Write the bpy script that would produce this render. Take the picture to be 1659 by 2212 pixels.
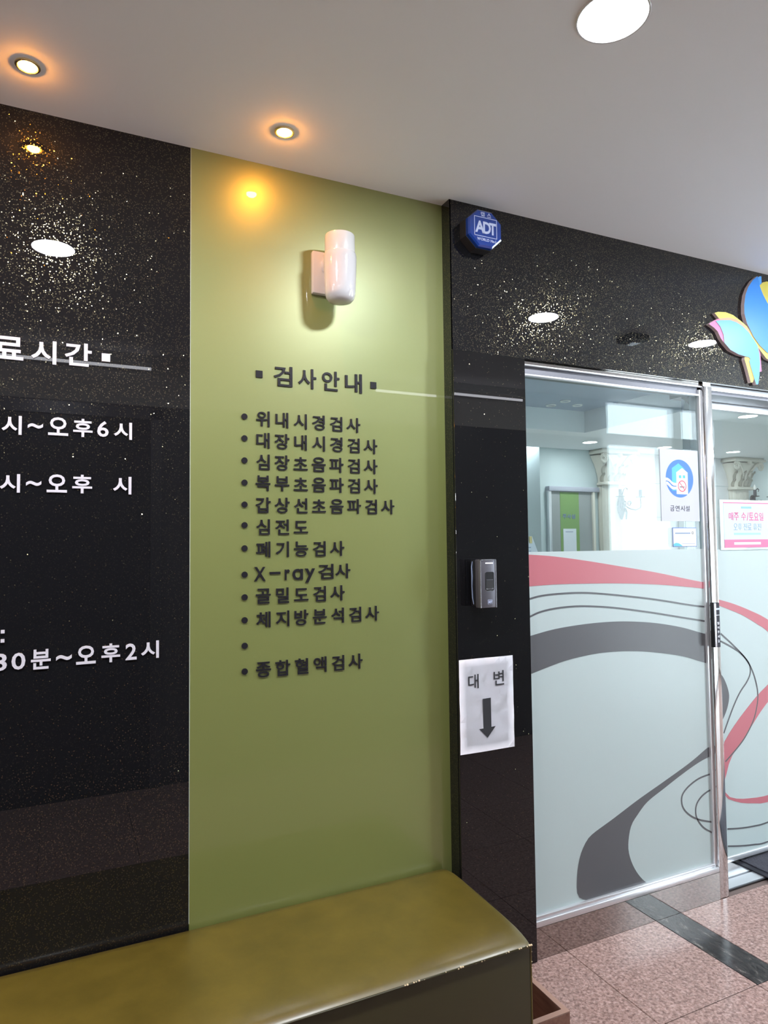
import bpy, bmesh, math, random
from mathutils import Vector, Matrix

for _o in list(bpy.data.objects):
    bpy.data.objects.remove(_o, do_unlink=True)
scene = bpy.context.scene
COL = scene.collection

# ------------------------------------------------------------------ camera
cam_d = bpy.data.cameras.new('camera'); cam = bpy.data.objects.new('camera', cam_d); COL.objects.link(cam)
YAW, PITCH, ROLL, FPX = 0.4403, 0.0483, -0.0111, 1474.0
_f = Vector((math.sin(YAW)*math.cos(PITCH), math.cos(YAW)*math.cos(PITCH), math.sin(PITCH)))
_r = Vector((math.cos(YAW), -math.sin(YAW), 0)); _u = _r.cross(_f)
_R = _r*math.cos(ROLL) + _u*math.sin(ROLL); _U = _u*math.cos(ROLL) - _r*math.sin(ROLL)
cam.matrix_world = Matrix(((_R.x, _U.x, -_f.x, 0), (_R.y, _U.y, -_f.y, -1.9367), (_R.z, _U.z, -_f.z, 1.372), (0, 0, 0, 1)))
cam_d.sensor_fit = 'VERTICAL'; cam_d.sensor_height = 36.0; cam_d.lens = 36.0*FPX/2212.0
cam_d.clip_start = 0.02; cam_d.clip_end = 200
scene.camera = cam

# ------------------------------------------------------------------ world (overcast daylight outside the entrance)
world = bpy.data.worlds.new('world'); scene.world = world; world.use_nodes = True
_bg = world.node_tree.nodes['Background']; _bg.inputs[0].default_value = (0.86, 0.93, 1.0, 1); _bg.inputs[1].default_value = 6.0
scene.view_settings.view_transform = 'Standard'
try: scene.view_settings.look = 'None'
except Exception: pass
scene.view_settings.gamma = 1.0
scene.view_settings.use_curve_mapping = False
scene.view_settings.exposure = 0.9
scene.cycles.max_bounces = 8; scene.cycles.diffuse_bounces = 4; scene.cycles.glossy_bounces = 4; scene.cycles.transmission_bounces = 4; scene.cycles.transparent_max_bounces = 12
LED_K = 1.0
LED_RADIANCE = 150.0       # ceiling LED discs
SPOT_WATT = 3.6            # warm halogen spots
LOBBY_RADIANCE = 44.0     # LED discs in the clinic lobby

# ------------------------------------------------------------------ helpers
def _link(o, parent=None):
    COL.objects.link(o)
    if parent is not None: o.parent = parent
    return o
def tag(o, label=None, cat=None, group=None, kind=None):
    if label: o['label'] = label
    if cat: o['category'] = cat
    if group: o['group'] = group
    if kind: o['kind'] = kind
    return o
def empty(name, loc=(0, 0, 0), label=None, cat=None, group=None, kind=None):
    o = bpy.data.objects.new(name, None); o.location = loc; o.empty_display_size = .05
    _link(o); return tag(o, label, cat, group, kind)
def mesh_obj(name, verts, faces, mat, parent=None, smooth=False):
    m = bpy.data.meshes.new(name); m.from_pydata([tuple(v) for v in verts], [], faces); m.update()
    if smooth:
        for p in m.polygons: p.use_smooth = True
    if mat: m.materials.append(mat)
    return _place(bpy.data.objects.new(name, m), parent)
def _place(o, parent):
    _link(o)
    if parent is not None:
        o.parent = parent
        o.matrix_parent_inverse = Matrix.Translation(parent.location).inverted()
    return o
def bm_obj(name, bm, mat, parent=None, smooth=False, angle=None):
    bmesh.ops.recalc_face_normals(bm, faces=bm.faces)
    m = bpy.data.meshes.new(name); bm.to_mesh(m); bm.free()
    if smooth:
        for p in m.polygons: p.use_smooth = True
    if smooth and angle:
        try: m.set_sharp_from_angle(angle=angle)
        except Exception: pass
    if mat: m.materials.append(mat)
    return _place(bpy.data.objects.new(name, m), parent)
def add_box(bm, x0, x1, y0, y1, z0, z1, bevel=0, seg=2):
    r = bmesh.ops.create_cube(bm, size=1.0)
    vs = r['verts']
    bmesh.ops.scale(bm, vec=(x1-x0, y1-y0, z1-z0), verts=vs)
    bmesh.ops.translate(bm, vec=((x0+x1)/2, (y0+y1)/2, (z0+z1)/2), verts=vs)
    if bevel:
        es = list({e for v in vs for e in v.link_edges})
        bmesh.ops.bevel(bm, geom=es, offset=bevel, segments=seg, profile=.5, affect='EDGES')
def box(name, x0, x1, y0, y1, z0, z1, mat, parent=None, bevel=0, seg=2, smooth=False):
    bm = bmesh.new(); add_box(bm, x0, x1, y0, y1, z0, z1, bevel, seg)
    return bm_obj(name, bm, mat, parent, smooth or bevel > 0, math.radians(40))
def prism(name, pts, y_front, y_back, mat, parent=None):
    """polygon in the XZ plane, extruded from y_front to y_back"""
    n = len(pts); vs = [(p[0], y_front, p[1]) for p in pts] + [(p[0], y_back, p[1]) for p in pts]
    bm = bmesh.new(); bv = [bm.verts.new(v) for v in vs]
    bm.faces.new(bv[:n]); bm.faces.new(list(reversed(bv[n:])))
    for i in range(n):
        j = (i+1) % n; bm.faces.new((bv[i], bv[i+n], bv[j+n], bv[j]))
    bm.normal_update()
    bmesh.ops.triangulate(bm, faces=[f for f in bm.faces if len(f.verts) > 4], ngon_method='EAR_CLIP')
    return bm_obj(name, bm, mat, parent)
def smooth_line(pts, n=6):
    out = []
    for i in range(len(pts)-1):
        p0 = pts[max(i-1, 0)]; p1 = pts[i]; p2 = pts[i+1]; p3 = pts[min(i+2, len(pts)-1)]
        for k in range(n):
            t = k/n
            out.append([.5*(2*p1[d]+(p2[d]-p0[d])*t+(2*p0[d]-5*p1[d]+4*p2[d]-p3[d])*t*t+(3*p1[d]-p0[d]-3*p2[d]+p3[d])*t**3) for d in range(len(p1))])
    out.append(list(pts[-1])); return out
def band(name, a, b, y_front, y_back, mat, parent):
    """area between two edge curves, as a thin strip of film"""
    a = smooth_line(a); b = smooth_line(b)
    def resample(c, n=48):
        L = [0]
        for i in range(1, len(c)): L.append(L[-1]+math.dist(c[i], c[i-1]))
        out = []; j = 0
        for k in range(n+1):
            s = L[-1]*k/n
            while j < len(L)-2 and L[j+1] < s: j += 1
            t = (s-L[j])/max(L[j+1]-L[j], 1e-9); out.append([c[j][d]+(c[j+1][d]-c[j][d])*t for d in (0, 1)])
        return out
    a = resample(a); b = resample(b); n = len(a)
    bm = bmesh.new()
    va = [bm.verts.new((p[0], y_front, p[1])) for p in a]; vb = [bm.verts.new((p[0], y_front, p[1])) for p in b]
    for i in range(n-1): bm.faces.new((va[i], va[i+1], vb[i+1], vb[i]))
    r = bmesh.ops.extrude_face_region(bm, geom=list(bm.faces))
    bmesh.ops.translate(bm, vec=(0, y_back-y_front, 0), verts=[g for g in r['geom'] if isinstance(g, bmesh.types.BMVert)])
    return bm_obj(name, bm, mat, parent)
def stroke(name, pts, w, y_front, y_back, mat, parent):
    c = smooth_line(pts); a = []; b = []
    for i, p in enumerate(c):
        q0 = c[max(i-1, 0)]; q1 = c[min(i+1, len(c)-1)]
        dx, dz = q1[0]-q0[0], q1[1]-q0[1]; l = math.hypot(dx, dz) or 1
        a.append([p[0]-dz/l*w/2, p[1]+dx/l*w/2]); b.append([p[0]+dz/l*w/2, p[1]-dx/l*w/2])
    bm = bmesh.new()
    va = [bm.verts.new((p[0], y_front, p[1])) for p in a]; vb = [bm.verts.new((p[0], y_front, p[1])) for p in b]
    for i in range(len(a)-1): bm.faces.new((va[i], va[i+1], vb[i+1], vb[i]))
    r = bmesh.ops.extrude_face_region(bm, geom=list(bm.faces))
    bmesh.ops.translate(bm, vec=(0, y_back-y_front, 0), verts=[g for g in r['geom'] if isinstance(g, bmesh.types.BMVert)])
    return bm_obj(name, bm, mat, parent)
def lathe(name, prof, center, mat, parent=None, seg=32, axis='Z', angle=40):
    """prof: list of (radius, height) along the axis from the centre"""
    vs = []; fs = []; n = len(prof)
    for i in range(seg):
        a = 2*math.pi*i/seg
        for (r, h) in prof:
            if axis == 'Z': v = (r*math.cos(a), r*math.sin(a), h)
            elif axis == 'Y': v = (r*math.cos(a), h, r*math.sin(a))
            else: v = (h, r*math.cos(a), r*math.sin(a))
            vs.append(v)
    for i in range(seg):
        j = (i+1) % seg
        for k in range(n-1): fs.append((i*n+k, j*n+k, j*n+k+1, i*n+k+1))
    bm = bmesh.new(); bv = [bm.verts.new(Vector(v)+Vector(center)) for v in vs]
    for f in fs: bm.faces.new([bv[i] for i in f])
    bmesh.ops.remove_doubles(bm, verts=bm.verts, dist=1e-6)
    for f in [f for f in bm.faces if f.calc_area() < 1e-12]: bm.faces.remove(f)
    return bm_obj(name, bm, mat, parent, True, math.radians(angle))
def tube(name, pts, r, mat, parent=None, seg=8, cap=True):
    bm = bmesh.new(); rings = []
    for i, p in enumerate(pts):
        p = Vector(p); d = Vector(pts[min(i+1, len(pts)-1)])-Vector(pts[max(i-1, 0)]); d.normalize()
        up = Vector((0, 0, 1)) if abs(d.z) < .95 else Vector((0, 1, 0))
        s = d.cross(up).normalized(); t = s.cross(d)
        rr = r[i] if isinstance(r, (list, tuple)) else r
        rings.append([bm.verts.new(p+(s*math.cos(2*math.pi*k/seg)+t*math.sin(2*math.pi*k/seg))*rr) for k in range(seg)])
    for a, b in zip(rings, rings[1:]):
        for k in range(seg): bm.faces.new((a[k], a[(k+1) % seg], b[(k+1) % seg], b[k]))
    if cap: bm.faces.new(list(reversed(rings[0]))); bm.faces.new(rings[-1])
    return bm_obj(name, bm, mat, parent, True, math.radians(60))

# ------------------------------------------------------------------ materials
def lin(r, g, b):
    return tuple(((c/255)/12.92 if c/255 <= .04045 else ((c/255+.055)/1.055)**2.4) for c in (r, g, b)) + (1,)
def mat(name, col, rough=.5, metal=0, coat=0, coat_rough=.03, spec=.5, emit=None, emit_s=0):
    m = bpy.data.materials.new(name); m.use_nodes = True
    b = m.node_tree.nodes['Principled BSDF']
    b.inputs['Base Color'].default_value = col; b.inputs['Roughness'].default_value = rough; b.inputs['Metallic'].default_value = metal
    b.inputs['Coat Weight'].default_value = coat; b.inputs['Coat Roughness'].default_value = coat_rough
    b.inputs['Specular IOR Level'].default_value = spec
    if emit: b.inputs['Emission Color'].default_value = emit; b.inputs['Emission Strength'].default_value = emit_s
    return m
def nodes(m): return m.node_tree.nodes, m.node_tree.links, m.node_tree.nodes['Principled BSDF']
def coords(m, scale=(1, 1, 1)):
    N, L, B = nodes(m); tc = N.new('ShaderNodeNewGeometry'); mp = N.new('ShaderNodeMapping'); mp.inputs['Scale'].default_value = scale
    L.new(tc.outputs['Position'], mp.inputs['Vector']); return mp.outputs['Vector']
def noise_col(m, c1, c2, scale, detail=4, rough=.6, lo=.35, hi=.65, vec=None, c3=None):
    N, L, B = nodes(m); n = N.new('ShaderNodeTexNoise'); n.inputs['Scale'].default_value = scale; n.inputs['Detail'].default_value = detail; n.inputs['Roughness'].default_value = rough
    L.new(vec or coords(m), n.inputs['Vector'])
    r = N.new('ShaderNodeValToRGB'); r.color_ramp.elements[0].position = lo; r.color_ramp.elements[0].color = c1
    r.color_ramp.elements[1].position = hi; r.color_ramp.elements[1].color = c2
    if c3:
        e = r.color_ramp.elements.new((lo+hi)/2); e.color = c3
    L.new(n.outputs['Fac'], r.inputs['Fac']); L.new(r.outputs['Color'], B.inputs['Base Color']); return n, r
def bump(m, scale, strength=.2, dist=.001, detail=2):
    N, L, B = nodes(m); n = N.new('ShaderNodeTexNoise'); n.inputs['Scale'].default_value = scale; n.inputs['Detail'].default_value = detail
    L.new(coords(m), n.inputs['Vector']); b = N.new('ShaderNodeBump'); b.inputs['Strength'].default_value = strength; b.inputs['Distance'].default_value = dist
    L.new(n.outputs['Fac'], b.inputs['Height']); L.new(b.outputs['Normal'], B.inputs['Normal']); return b

M = {}
M['ceiling'] = mat('ceiling_paint', (.90, .895, .905, 1), .75)
bump(M['ceiling'], 220, .08)
M['plaster'] = mat('corridor_plaster', (.74, .70, .66, 1), .7)
M['green'] = mat('green_backpainted_panel', (.46, .52, .25, 1), .42, metal=.30, coat=1.0, coat_rough=.008)
N, L, B = nodes(M['green']); B.inputs['Coat IOR'].default_value = 1.45
noise_col(M['green'], (.240, .270, .072, 1), (.225, .254, .067, 1), 900, 2)
_g = N.new('ShaderNodeBsdfGlossy'); _g.inputs['Roughness'].default_value = .42; _g.inputs['Color'].default_value = (.95, .97, 1, 1)
_m = N.new('ShaderNodeMixShader'); _m.inputs[0].default_value = .05
L.new(B.outputs[0], _m.inputs[1]); L.new(_g.outputs[0], _m.inputs[2]); L.new(_m.outputs[0], N['Material Output'].inputs['Surface'])

def sparkle(name, base, amount):
    """black back-painted glass with metallic flakes under the clear face"""
    m = mat(name, base, .6, spec=0.0, coat=1.0, coat_rough=.004)
    N, L, B = nodes(m); B.inputs['Coat IOR'].default_value = 1.5
    vec = coords(m)
    vo = N.new('ShaderNodeTexVoronoi'); vo.inputs['Scale'].default_value = 290; L.new(vec, vo.inputs['Vector'])
    sub = N.new('ShaderNodeVectorMath'); sub.operation = 'SUBTRACT'; sub.inputs[1].default_value = (.5, .5, .5); L.new(vo.outputs['Color'], sub.inputs[0])
    sc = N.new('ShaderNodeVectorMath'); sc.operation = 'SCALE'; L.new(sub.outputs[0], sc.inputs[0])
    w2 = N.new('ShaderNodeTexWhiteNoise'); w2.noise_dimensions = '3D'; L.new(sub.outputs[0], w2.inputs['Vector'])
    pw = N.new('ShaderNodeMath'); pw.operation = 'POWER'; pw.inputs[1].default_value = 3.0; L.new(w2.outputs['Value'], pw.inputs[0])
    mr = N.new('ShaderNodeMapRange'); mr.inputs['To Min'].default_value = .05; mr.inputs['To Max'].default_value = .75; L.new(pw.outputs[0], mr.inputs['Value']); L.new(mr.outputs[0], sc.inputs['Scale'])
    g = N.new('ShaderNodeNewGeometry'); ad = N.new('ShaderNodeVectorMath'); ad.operation = 'ADD'; L.new(g.outputs['Normal'], ad.inputs[0]); L.new(sc.outputs[0], ad.inputs[1])
    nm = N.new('ShaderNodeVectorMath'); nm.operation = 'NORMALIZE'; L.new(ad.outputs[0], nm.inputs[0])
    gl = N.new('ShaderNodeBsdfGlossy'); gl.inputs['Color'].default_value = (1, .86, .50, 1); gl.inputs['Roughness'].default_value = .15
    L.new(nm.outputs[0], gl.inputs['Normal'])
    # flake mask: only some cells, only their centres
    dm = N.new('ShaderNodeMath'); dm.operation = 'LESS_THAN'; dm.inputs[1].default_value = .42; L.new(vo.outputs['Distance'], dm.inputs[0])
    sp = N.new('ShaderNodeSeparateColor'); L.new(vo.outputs['Color'], sp.inputs[0])
    wn = N.new('ShaderNodeTexWhiteNoise'); wn.noise_dimensions = '3D'; L.new(vo.outputs['Color'], wn.inputs['Vector'])
    gt = N.new('ShaderNodeMath'); gt.operation = 'LESS_THAN'; gt.inputs[1].default_value = amount; L.new(wn.outputs['Value'], gt.inputs[0])
    mu = N.new('ShaderNodeMath'); mu.operation = 'MULTIPLY'; L.new(dm.outputs[0], mu.inputs[0]); L.new(gt.outputs[0], mu.inputs[1])
    mm = N.new('ShaderNodeMath'); mm.operation = 'MULTIPLY'; mm.inputs[1].default_value = .12; L.new(mu.outputs[0], mm.inputs[0])
    mix = N.new('ShaderNodeMixShader'); L.new(mm.outputs[0], mix.inputs['Fac']); L.new(B.outputs[0], mix.inputs[1]); L.new(gl.outputs[0], mix.inputs[2])
    L.new(mix.outputs[0], N['Material Output'].inputs['Surface'])
    return m
M['black'] = sparkle('black_sparkle_glass', (.008, .0082, .010, 1), .40)
M['column'] = sparkle('black_column_glass', (.006, .006, .007, 1), .03)
M['edge'] = mat('ground_glass_edge', (.55, .62, .55, 1), .3)

M['granite'] = mat('pink_granite', (.5, .3, .27, 1), .20, spec=.22)
def granite(m, dark, mid, light):
    N, L, B = nodes(m)
    n, r = noise_col(m, dark, light, 95, 4, .65, .30, .70, c3=mid)
    v = N.new('ShaderNodeTexVoronoi'); v.inputs['Scale'].default_value = 150; L.new(coords(m), v.inputs['Vector'])
    hs = N.new('ShaderNodeSeparateColor'); L.new(v.outputs['Color'], hs.inputs[0])
    rr = N.new('ShaderNodeMapRange'); rr.inputs['To Min'].default_value = .72; rr.inputs['To Max'].default_value = 1.22; L.new(hs.outputs[0], rr.inputs['Value'])
    mx = N.new('ShaderNodeVectorMath'); mx.operation = 'SCALE'; L.new(r.outputs['Color'], mx.inputs[0]); L.new(rr.outputs[0], mx.inputs['Scale'])
    L.new(mx.outputs[0], B.inputs['Base Color'])
granite(M['granite'], (.15, .095, .083, 1), (.32, .21, .187, 1), (.43, .31, .283, 1))
M['marble'] = mat('black_marble', (.04, .04, .04, 1), .18, spec=.2)
N, L, B = nodes(M['marble'])
_n, _rr = noise_col(M['marble'], (.018, .017, .018, 1), (.34, .31, .28, 1), 16, 10, .75, .44, .74, vec=coords(M['marble'], (1.5, .6, 1)), c3=(.045, .042, .041, 1)); _n.inputs['Distortion'].default_value = 2.2
M['grout'] = mat('floor_bed', (.15, .11, .10, 1), .8)
M['steel'] = mat('polished_steel', (.62, .62, .63, 1), .07, metal=1)
M['skirt'] = mat('mirror_skirting_steel', (.42, .40, .39, 1), .05, metal=1)
bump(M['steel'], 6, .05, .01)
M['alu'] = mat('satin_aluminium', (.72, .73, .76, 1), .32, metal=.75)
M['alu_dark'] = mat('dark_anodised', (.16, .16, .18, 1), .35, metal=.8)
def glass(name, tint):
    m = bpy.data.materials.new(name); m.use_nodes = True; N = m.node_tree.nodes; L = m.node_tree.links; N.clear()
    o = N.new('ShaderNodeOutputMaterial'); t = N.new('ShaderNodeBsdfTransparent'); t.inputs[0].default_value = tint
    g = N.new('ShaderNodeBsdfGlossy'); g.inputs['Roughness'].default_value = 0.0; g.inputs['Color'].default_value = (1, 1, 1, 1)
    # the slab is crossed without bending, so both faces use the outside-in Fresnel curve
    f = N.new('ShaderNodeFresnel'); gg = N.new('ShaderNodeNewGeometry'); mr = N.new('ShaderNodeMapRange')
    mr.inputs['To Min'].default_value = 1.5; mr.inputs['To Max'].default_value = 1/1.5
    L.new(gg.outputs['Backfacing'], mr.inputs['Value']); L.new(mr.outputs['Result'], f.inputs['IOR'])
    mx = N.new('ShaderNodeMixShader'); L.new(f.outputs[0], mx.inputs[0]); L.new(t.outputs[0], mx.inputs[1]); L.new(g.outputs[0], mx.inputs[2]); L.new(mx.outputs[0], o.inputs[0])
    return m
M['glass'] = glass('clear_glass', (.90, .955, .95, 1))
def film(name, col, tl=.35, rough=.3):
    m = mat(name, col, rough, spec=.35); N, L, B = nodes(m)
    t = N.new('ShaderNodeBsdfTranslucent'); t.inputs[0].default_value = col
    mx = N.new('ShaderNodeMixShader'); mx.inputs[0].default_value = tl
    L.new(B.outputs[0], mx.inputs[1]); L.new(t.outputs[0], mx.inputs[2]); L.new(mx.outputs[0], N['Material Output'].inputs['Surface']); return m
M['film'] = film('frosted_film', (.66, .74, .74, 1))
M['film_red'] = film('red_film', (.62, .20, .24, 1), .25)
M['film_grey'] = film('charcoal_film', (.135, .135, .145, 1), .2)
M['letter_dark'] = mat('dark_acrylic', (.016, .015, .020, 1), .28)
M['letter_white'] = mat('white_acrylic', (.66, .64, .71, 1), .35)
M['white_plastic'] = mat('white_enamel', (.62, .60, .60, 1), .25, coat=.4)
M['opal'] = mat('opal_glass', (.60, .58, .60, 1), .10, coat=1.0)
M['black_plastic'] = mat('black_plastic', (.012, .012, .014, 1), .42, spec=.35)
M['soft_black'] = mat('matt_black_plastic', (.02, .02, .022, 1), .55)
M['blue_plastic'] = mat('blue_siren_lens', (.012, .050, .30, 1), .10, coat=1.0)
M['pale_print'] = mat('pale_blue_print', (.55, .62, .85, 1), .5)
M['gunmetal'] = mat('gunmetal_body', (.16, .155, .18, 1), .35, metal=.6)
M['silver'] = mat('silver_edge', (.55, .55, .6, 1), .25, metal=.8)
M['paper'] = mat('white_paper', (.86, .86, .92, 1), .8)
bump(M['paper'], 9, .35, .01)
M['ink'] = mat('black_ink', (.02, .02, .025, 1), .7)
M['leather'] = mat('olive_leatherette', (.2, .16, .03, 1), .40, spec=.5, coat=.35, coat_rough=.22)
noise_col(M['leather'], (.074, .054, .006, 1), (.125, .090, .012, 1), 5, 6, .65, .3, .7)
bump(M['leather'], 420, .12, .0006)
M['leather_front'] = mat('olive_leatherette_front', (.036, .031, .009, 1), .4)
M['chip'] = mat('worn_backing', (.62, .50, .32, 1), .8)
M['wood'] = mat('brown_wood', (.2, .1, .07, 1), .45)
noise_col(M['wood'], (.17, .075, .05, 1), (.30, .16, .115, 1), 6, 5, .6, .3, .7, vec=coords(M['wood'], (12, 2, 12)))
M['wood_light'] = mat('planed_wood_rim', (.33, .20, .155, 1), .5)
M['mat'] = mat('grey_rubber_mat', (.045, .045, .062, 1), .7); bump(M['mat'], 160, 1.0, .006, 3)
M['mat_edge'] = mat('black_rubber_edge', (.012, .012, .02, 1), .5)
M['led'] = mat('led_diffuser', (.9, .9, .9, 1), .4, emit=(.92, .96, 1.0, 1), emit_s=8.0)
M['led'].cycles.emission_sampling = 'NONE'   # the disk lamp in each fitting does the lighting
M['halogen'] = mat('halogen_glass', (1, .9, .7, 1), .2, emit=(1.0, .36, .04, 1), emit_s=290.0)
M['brass_ring'] = mat('warm_reflector_ring', (.9, .72, .40, 1), .22, metal=.9)
M['lobby_wall'] = mat('pale_mint_paint', (.61, .68, .69, 1), .7)
M['lobby_ceiling'] = mat('lobby_ceiling_paint', (.85, .86, .88, 1), .75)
M['lobby_tray'] = mat('slate_blue_ceiling', (.40, .46, .57, 1), .5)
M['lobby_floor'] = mat('pale_bounce_floor', (.72, .71, .68, 1), .3)  # unseen floor, made pale to bounce light onto the lobby ceiling
M['stone'] = mat('white_stone_panel', (.74, .73, .74, 1), .75, spec=.2)
M['carved'] = mat('ivory_plaster', (.70, .66, .58, 1), .6)
M['door_grey'] = mat('grey_laminate', (.36, .37, .37, 1), .45)
M['door_green'] = mat('green_laminate', (.24, .38, .14, 1), .45)
M['iron'] = mat('wrought_iron', (.03, .032, .045, 1), .45, metal=.4)
M['candle'] = mat('candle_bulb', (.9, .88, .85, 1), .3)
M['sign_white'] = mat('white_vinyl', (.50, .50, .58, 1), .5)
M['sky_blue'] = mat('bright_blue_print', (.035, .16, .85, 1), .45)
M['pale_blue'] = mat('light_blue_print', (.07, .42, .95, 1), .45)
M['print_white'] = mat('white_print', (.80, .82, .88, 1), .5)
M['print_red'] = mat('red_print', (.60, .07, .12, 1), .5)
M['print_grey'] = mat('grey_print', (.22, .28, .42, 1), .5)
M['poster'] = mat('pale_poster', (.48, .64, .73, 1), .4)
M['poster_pink'] = mat('rose_print', (.55, .12, .26, 1), .4)
M['acrylic'] = glass('acrylic_sheet', (.93, .97, .97, 1))
M['logo_blue'] = mat('logo_blue', (.03, .28, .86, 1), .35)
M['logo_sky'] = mat('logo_sky_blue', (.09, .40, .95, 1), .35)
M['logo_yellow'] = mat('logo_yellow', (.72, .60, .09, 1), .4)
M['logo_peach'] = mat('logo_peach', (.62, .36, .20, 1), .4)
M['logo_pink'] = mat('logo_pink', (.62, .16, .36, 1), .4)
M['logo_edge'] = mat('foam_board_edge', (.62, .50, .50, 1), .7)
M['dark_stone'] = mat('dark_stone_wainscot', (.085, .080, .078, 1), .35)
M['dark_door'] = mat('dark_lift_door', (.035, .033, .033, 1), .3, metal=.3)
M['strip'] = mat('added_streak_diffuser', (.8, .8, .8, 1), .4, emit=(.92, .93, 1.0, 1), emit_s=4.5)  # glowing face of the added streak lamps
M['strip'].cycles.emission_sampling = 'NONE'
M['trim_bright'] = mat('bright_trim', (.75, .75, .75, 1), .3, metal=.5)
M['clip'] = mat('yellow_tape', (.60, .48, .22, 1), .6)

# ================================================================== SETTING
ZC = 2.506
D = .05          # the entrance wall stands 5 cm proud of the panels
FY = -.031       # face of the film on the fixed pane
DY = .112        # face of the film on the door leaf

# ---- floor: bed, granite tiles, black marble strip
floor = tag(box('floor', -2.6, 10.6, -2.35, 7.1, -.12, -.008, M['grout']), 'pink granite tiled floor with a black marble strip', None, None, 'structure')
TX0, TP, G = 1.552, .409, .0025
_tile = None
def tile(name, x0, x1, y0, y1, m, shared=None):
    if shared:
        o = bpy.data.objects.new(name, shared); o.location = ((x0+x1)/2, (y0+y1)/2, 0); return _place(o, floor)
    bm = bmesh.new(); w, h = (x1-x0-G)/2, (y1-y0-G)/2
    add_box(bm, -w, w, -h, h, -.010, 0, .0008, 1)
    o = bm_obj(name, bm, m, None); COL.objects.unlink(o); o.location = ((x0+x1)/2, (y0+y1)/2, 0); return _place(o, floor)
YR = [-.049-.400*k for k in range(0, 7)]       # row joints
xs_left = [TX0-TP*k for k in range(0, 11)]
_full = None
for r in range(5):
    y1, y0 = YR[r], YR[r+1]
    cols = [(xs_left[k+1], xs_left[k]) for k in range(10)]
    if r == 0:
        cols += [(TX0, 1.961)] + [(2.086+TP*k, 2.086+TP*(k+1)) for k in range(10)]
    else:
        cols += [(TX0+TP*k, TX0+TP*(k+1)) for k in range(11)]
    for (a, b) in cols:
        if abs((b-a)-TP) < 1e-4:
            if _full is None: o = tile('tile', a, b, y0, y1, M['granite']); _full = o.data
            else: tile('tile', a, b, y0, y1, None, _full)
        else: tile('tile', a, b, y0, y1, M['granite'])
tag(tile('marble_strip', 1.961, 2.086, YR[1], YR[0], M['marble']), 'black marble strip with pale veins')
# last, cut rows at the back of the corridor and below the door
for k in range(22):
    a = xs_left[10]+TP*k; tile('tile', a, a+TP, -2.26, YR[5], M['granite']) if False else None
box('tile_border', xs_left[10], 6.05, -2.262, YR[5]-G, -.010, 0, M['granite'], floor)
box('tile_border', 1.42, 2.348, -.0475, .25, -.010, -.0005, M['granite'], floor)
box('lobby_floor', 1.42, 10.5, .25, 7.0, -.010, -.0005, M['lobby_floor'], floor)

# ---- ceiling
ceiling = tag(box('ceiling', -2.6, 6.6, -2.35, -.0, ZC, ZC+.1, M['ceiling']), 'plain off white painted ceiling', None, None, 'structure')

# ---- panelled wall: black sparkle glass and green panel on a solid wall
wall_back = tag(box('wall_back', -2.6, 1.30, .012, .14, -.01, ZC+.1, M['plaster']), 'wall clad in black and green glossy panels', None, None, 'structure')
p = box('black_panel', -2.6, .3175, 0, .010, .0, ZC, M['black'], wall_back); p['label'] = 'black glossy panel with gold sparkle'
p = box('green_panel', .3185, 1.1375, -.0012, .010, .0, ZC, M['green'], wall_back); p['label'] = 'olive green glossy panel'
box('seam_strip', .3175, .3188, -.0016, .008, .36, ZC, M['edge'], wall_back)

# ---- entrance wall: column and lintel in black sparkle glass
wall_right = tag(box('wall_right', 1.140, 1.421, -.044, .14, -.01, 2.003, M['black_plastic']), 'black sparkle clad entrance column with lintel', None, None, 'structure')
box('lintel_core', 1.142, 6.5, -.040, .16, 2.008, ZC+.1, M['black_plastic'], wall_right)
p = box('lintel_panel', 1.1385, 6.5, -.050, -.040, 2.006, ZC, M['black'], wall_right); p['label'] = 'black sparkle panel above the entrance'
box('side_panel', 1.1375, 1.1425, -.050, 0.0, 0.0, ZC, M['black'], wall_right)
p = box('column_panel', 1.139, 1.4235, -.0585, -.046, .0, 2.004, M['column'], wall_right, .0012, 1); p['label'] = 'black mirror like column panel'

# ---- corridor wall behind the camera with a lift door and the street entrance
YO = -2.25
wall_front = tag(box('wall_front', -2.6, 3.86, YO-.1, YO, -.01, ZC+.1, M['plaster']), 'beige wall opposite the panels', None, None, 'structure')
box('wall_end', 5.62, 6.5, YO-.1, YO, -.01, ZC+.1, M['plaster'], wall_front)
box('wainscot', -2.6, 3.86, YO, YO+.012, 0, 2.20, M['dark_stone'], wall_front)  # unseen cladding, tone and height set to darken the panels' reflections
box('cornice', -2.6, 3.86, YO, YO+.012, ZC-.05, ZC, M['trim_bright'], wall_front)
lift = tag(box('door_3', -1.25, .46, YO+.012, YO+.022, 0, 2.12, M['dark_door']), 'dark lift door opposite the panels', None, None, 'structure')
for (a, b, c, d) in ((-1.32, -1.25, 0, 2.19), (.46, .52, 0, 2.19), (-1.32, .52, 2.12, 2.19)):
    box('door_frame', a, b, YO+.012, YO+.035, c, d, M['alu_dark'], lift)
wall_left = tag(box('wall_left', -2.7, -2.6, YO-.1, .14, -.01, ZC+.1, M['plaster']), 'plain end wall of the corridor', None, None, 'structure')
win3 = empty('window_3', (6.55, -1.1, 0), 'unseen glazed end of the corridor, added to let in daylight', None, None, 'structure')  # unseen glazing, added and sized to bring daylight onto the right-hand ceiling
box('wall_pier', 6.50, 6.58, YO-.1, -1.25, -.01, ZC+.1, M['plaster'], win3)
for (a, b, c, d) in ((-1.25, -1.19, 0, ZC), (-.10, .16, 0, ZC), (-1.19, -.10, 2.20, ZC), (-1.19, -.10, 0, .12)):
    box('frame_bar', 6.50, 6.56, a, b, c, d, M['alu'], win3)
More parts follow.
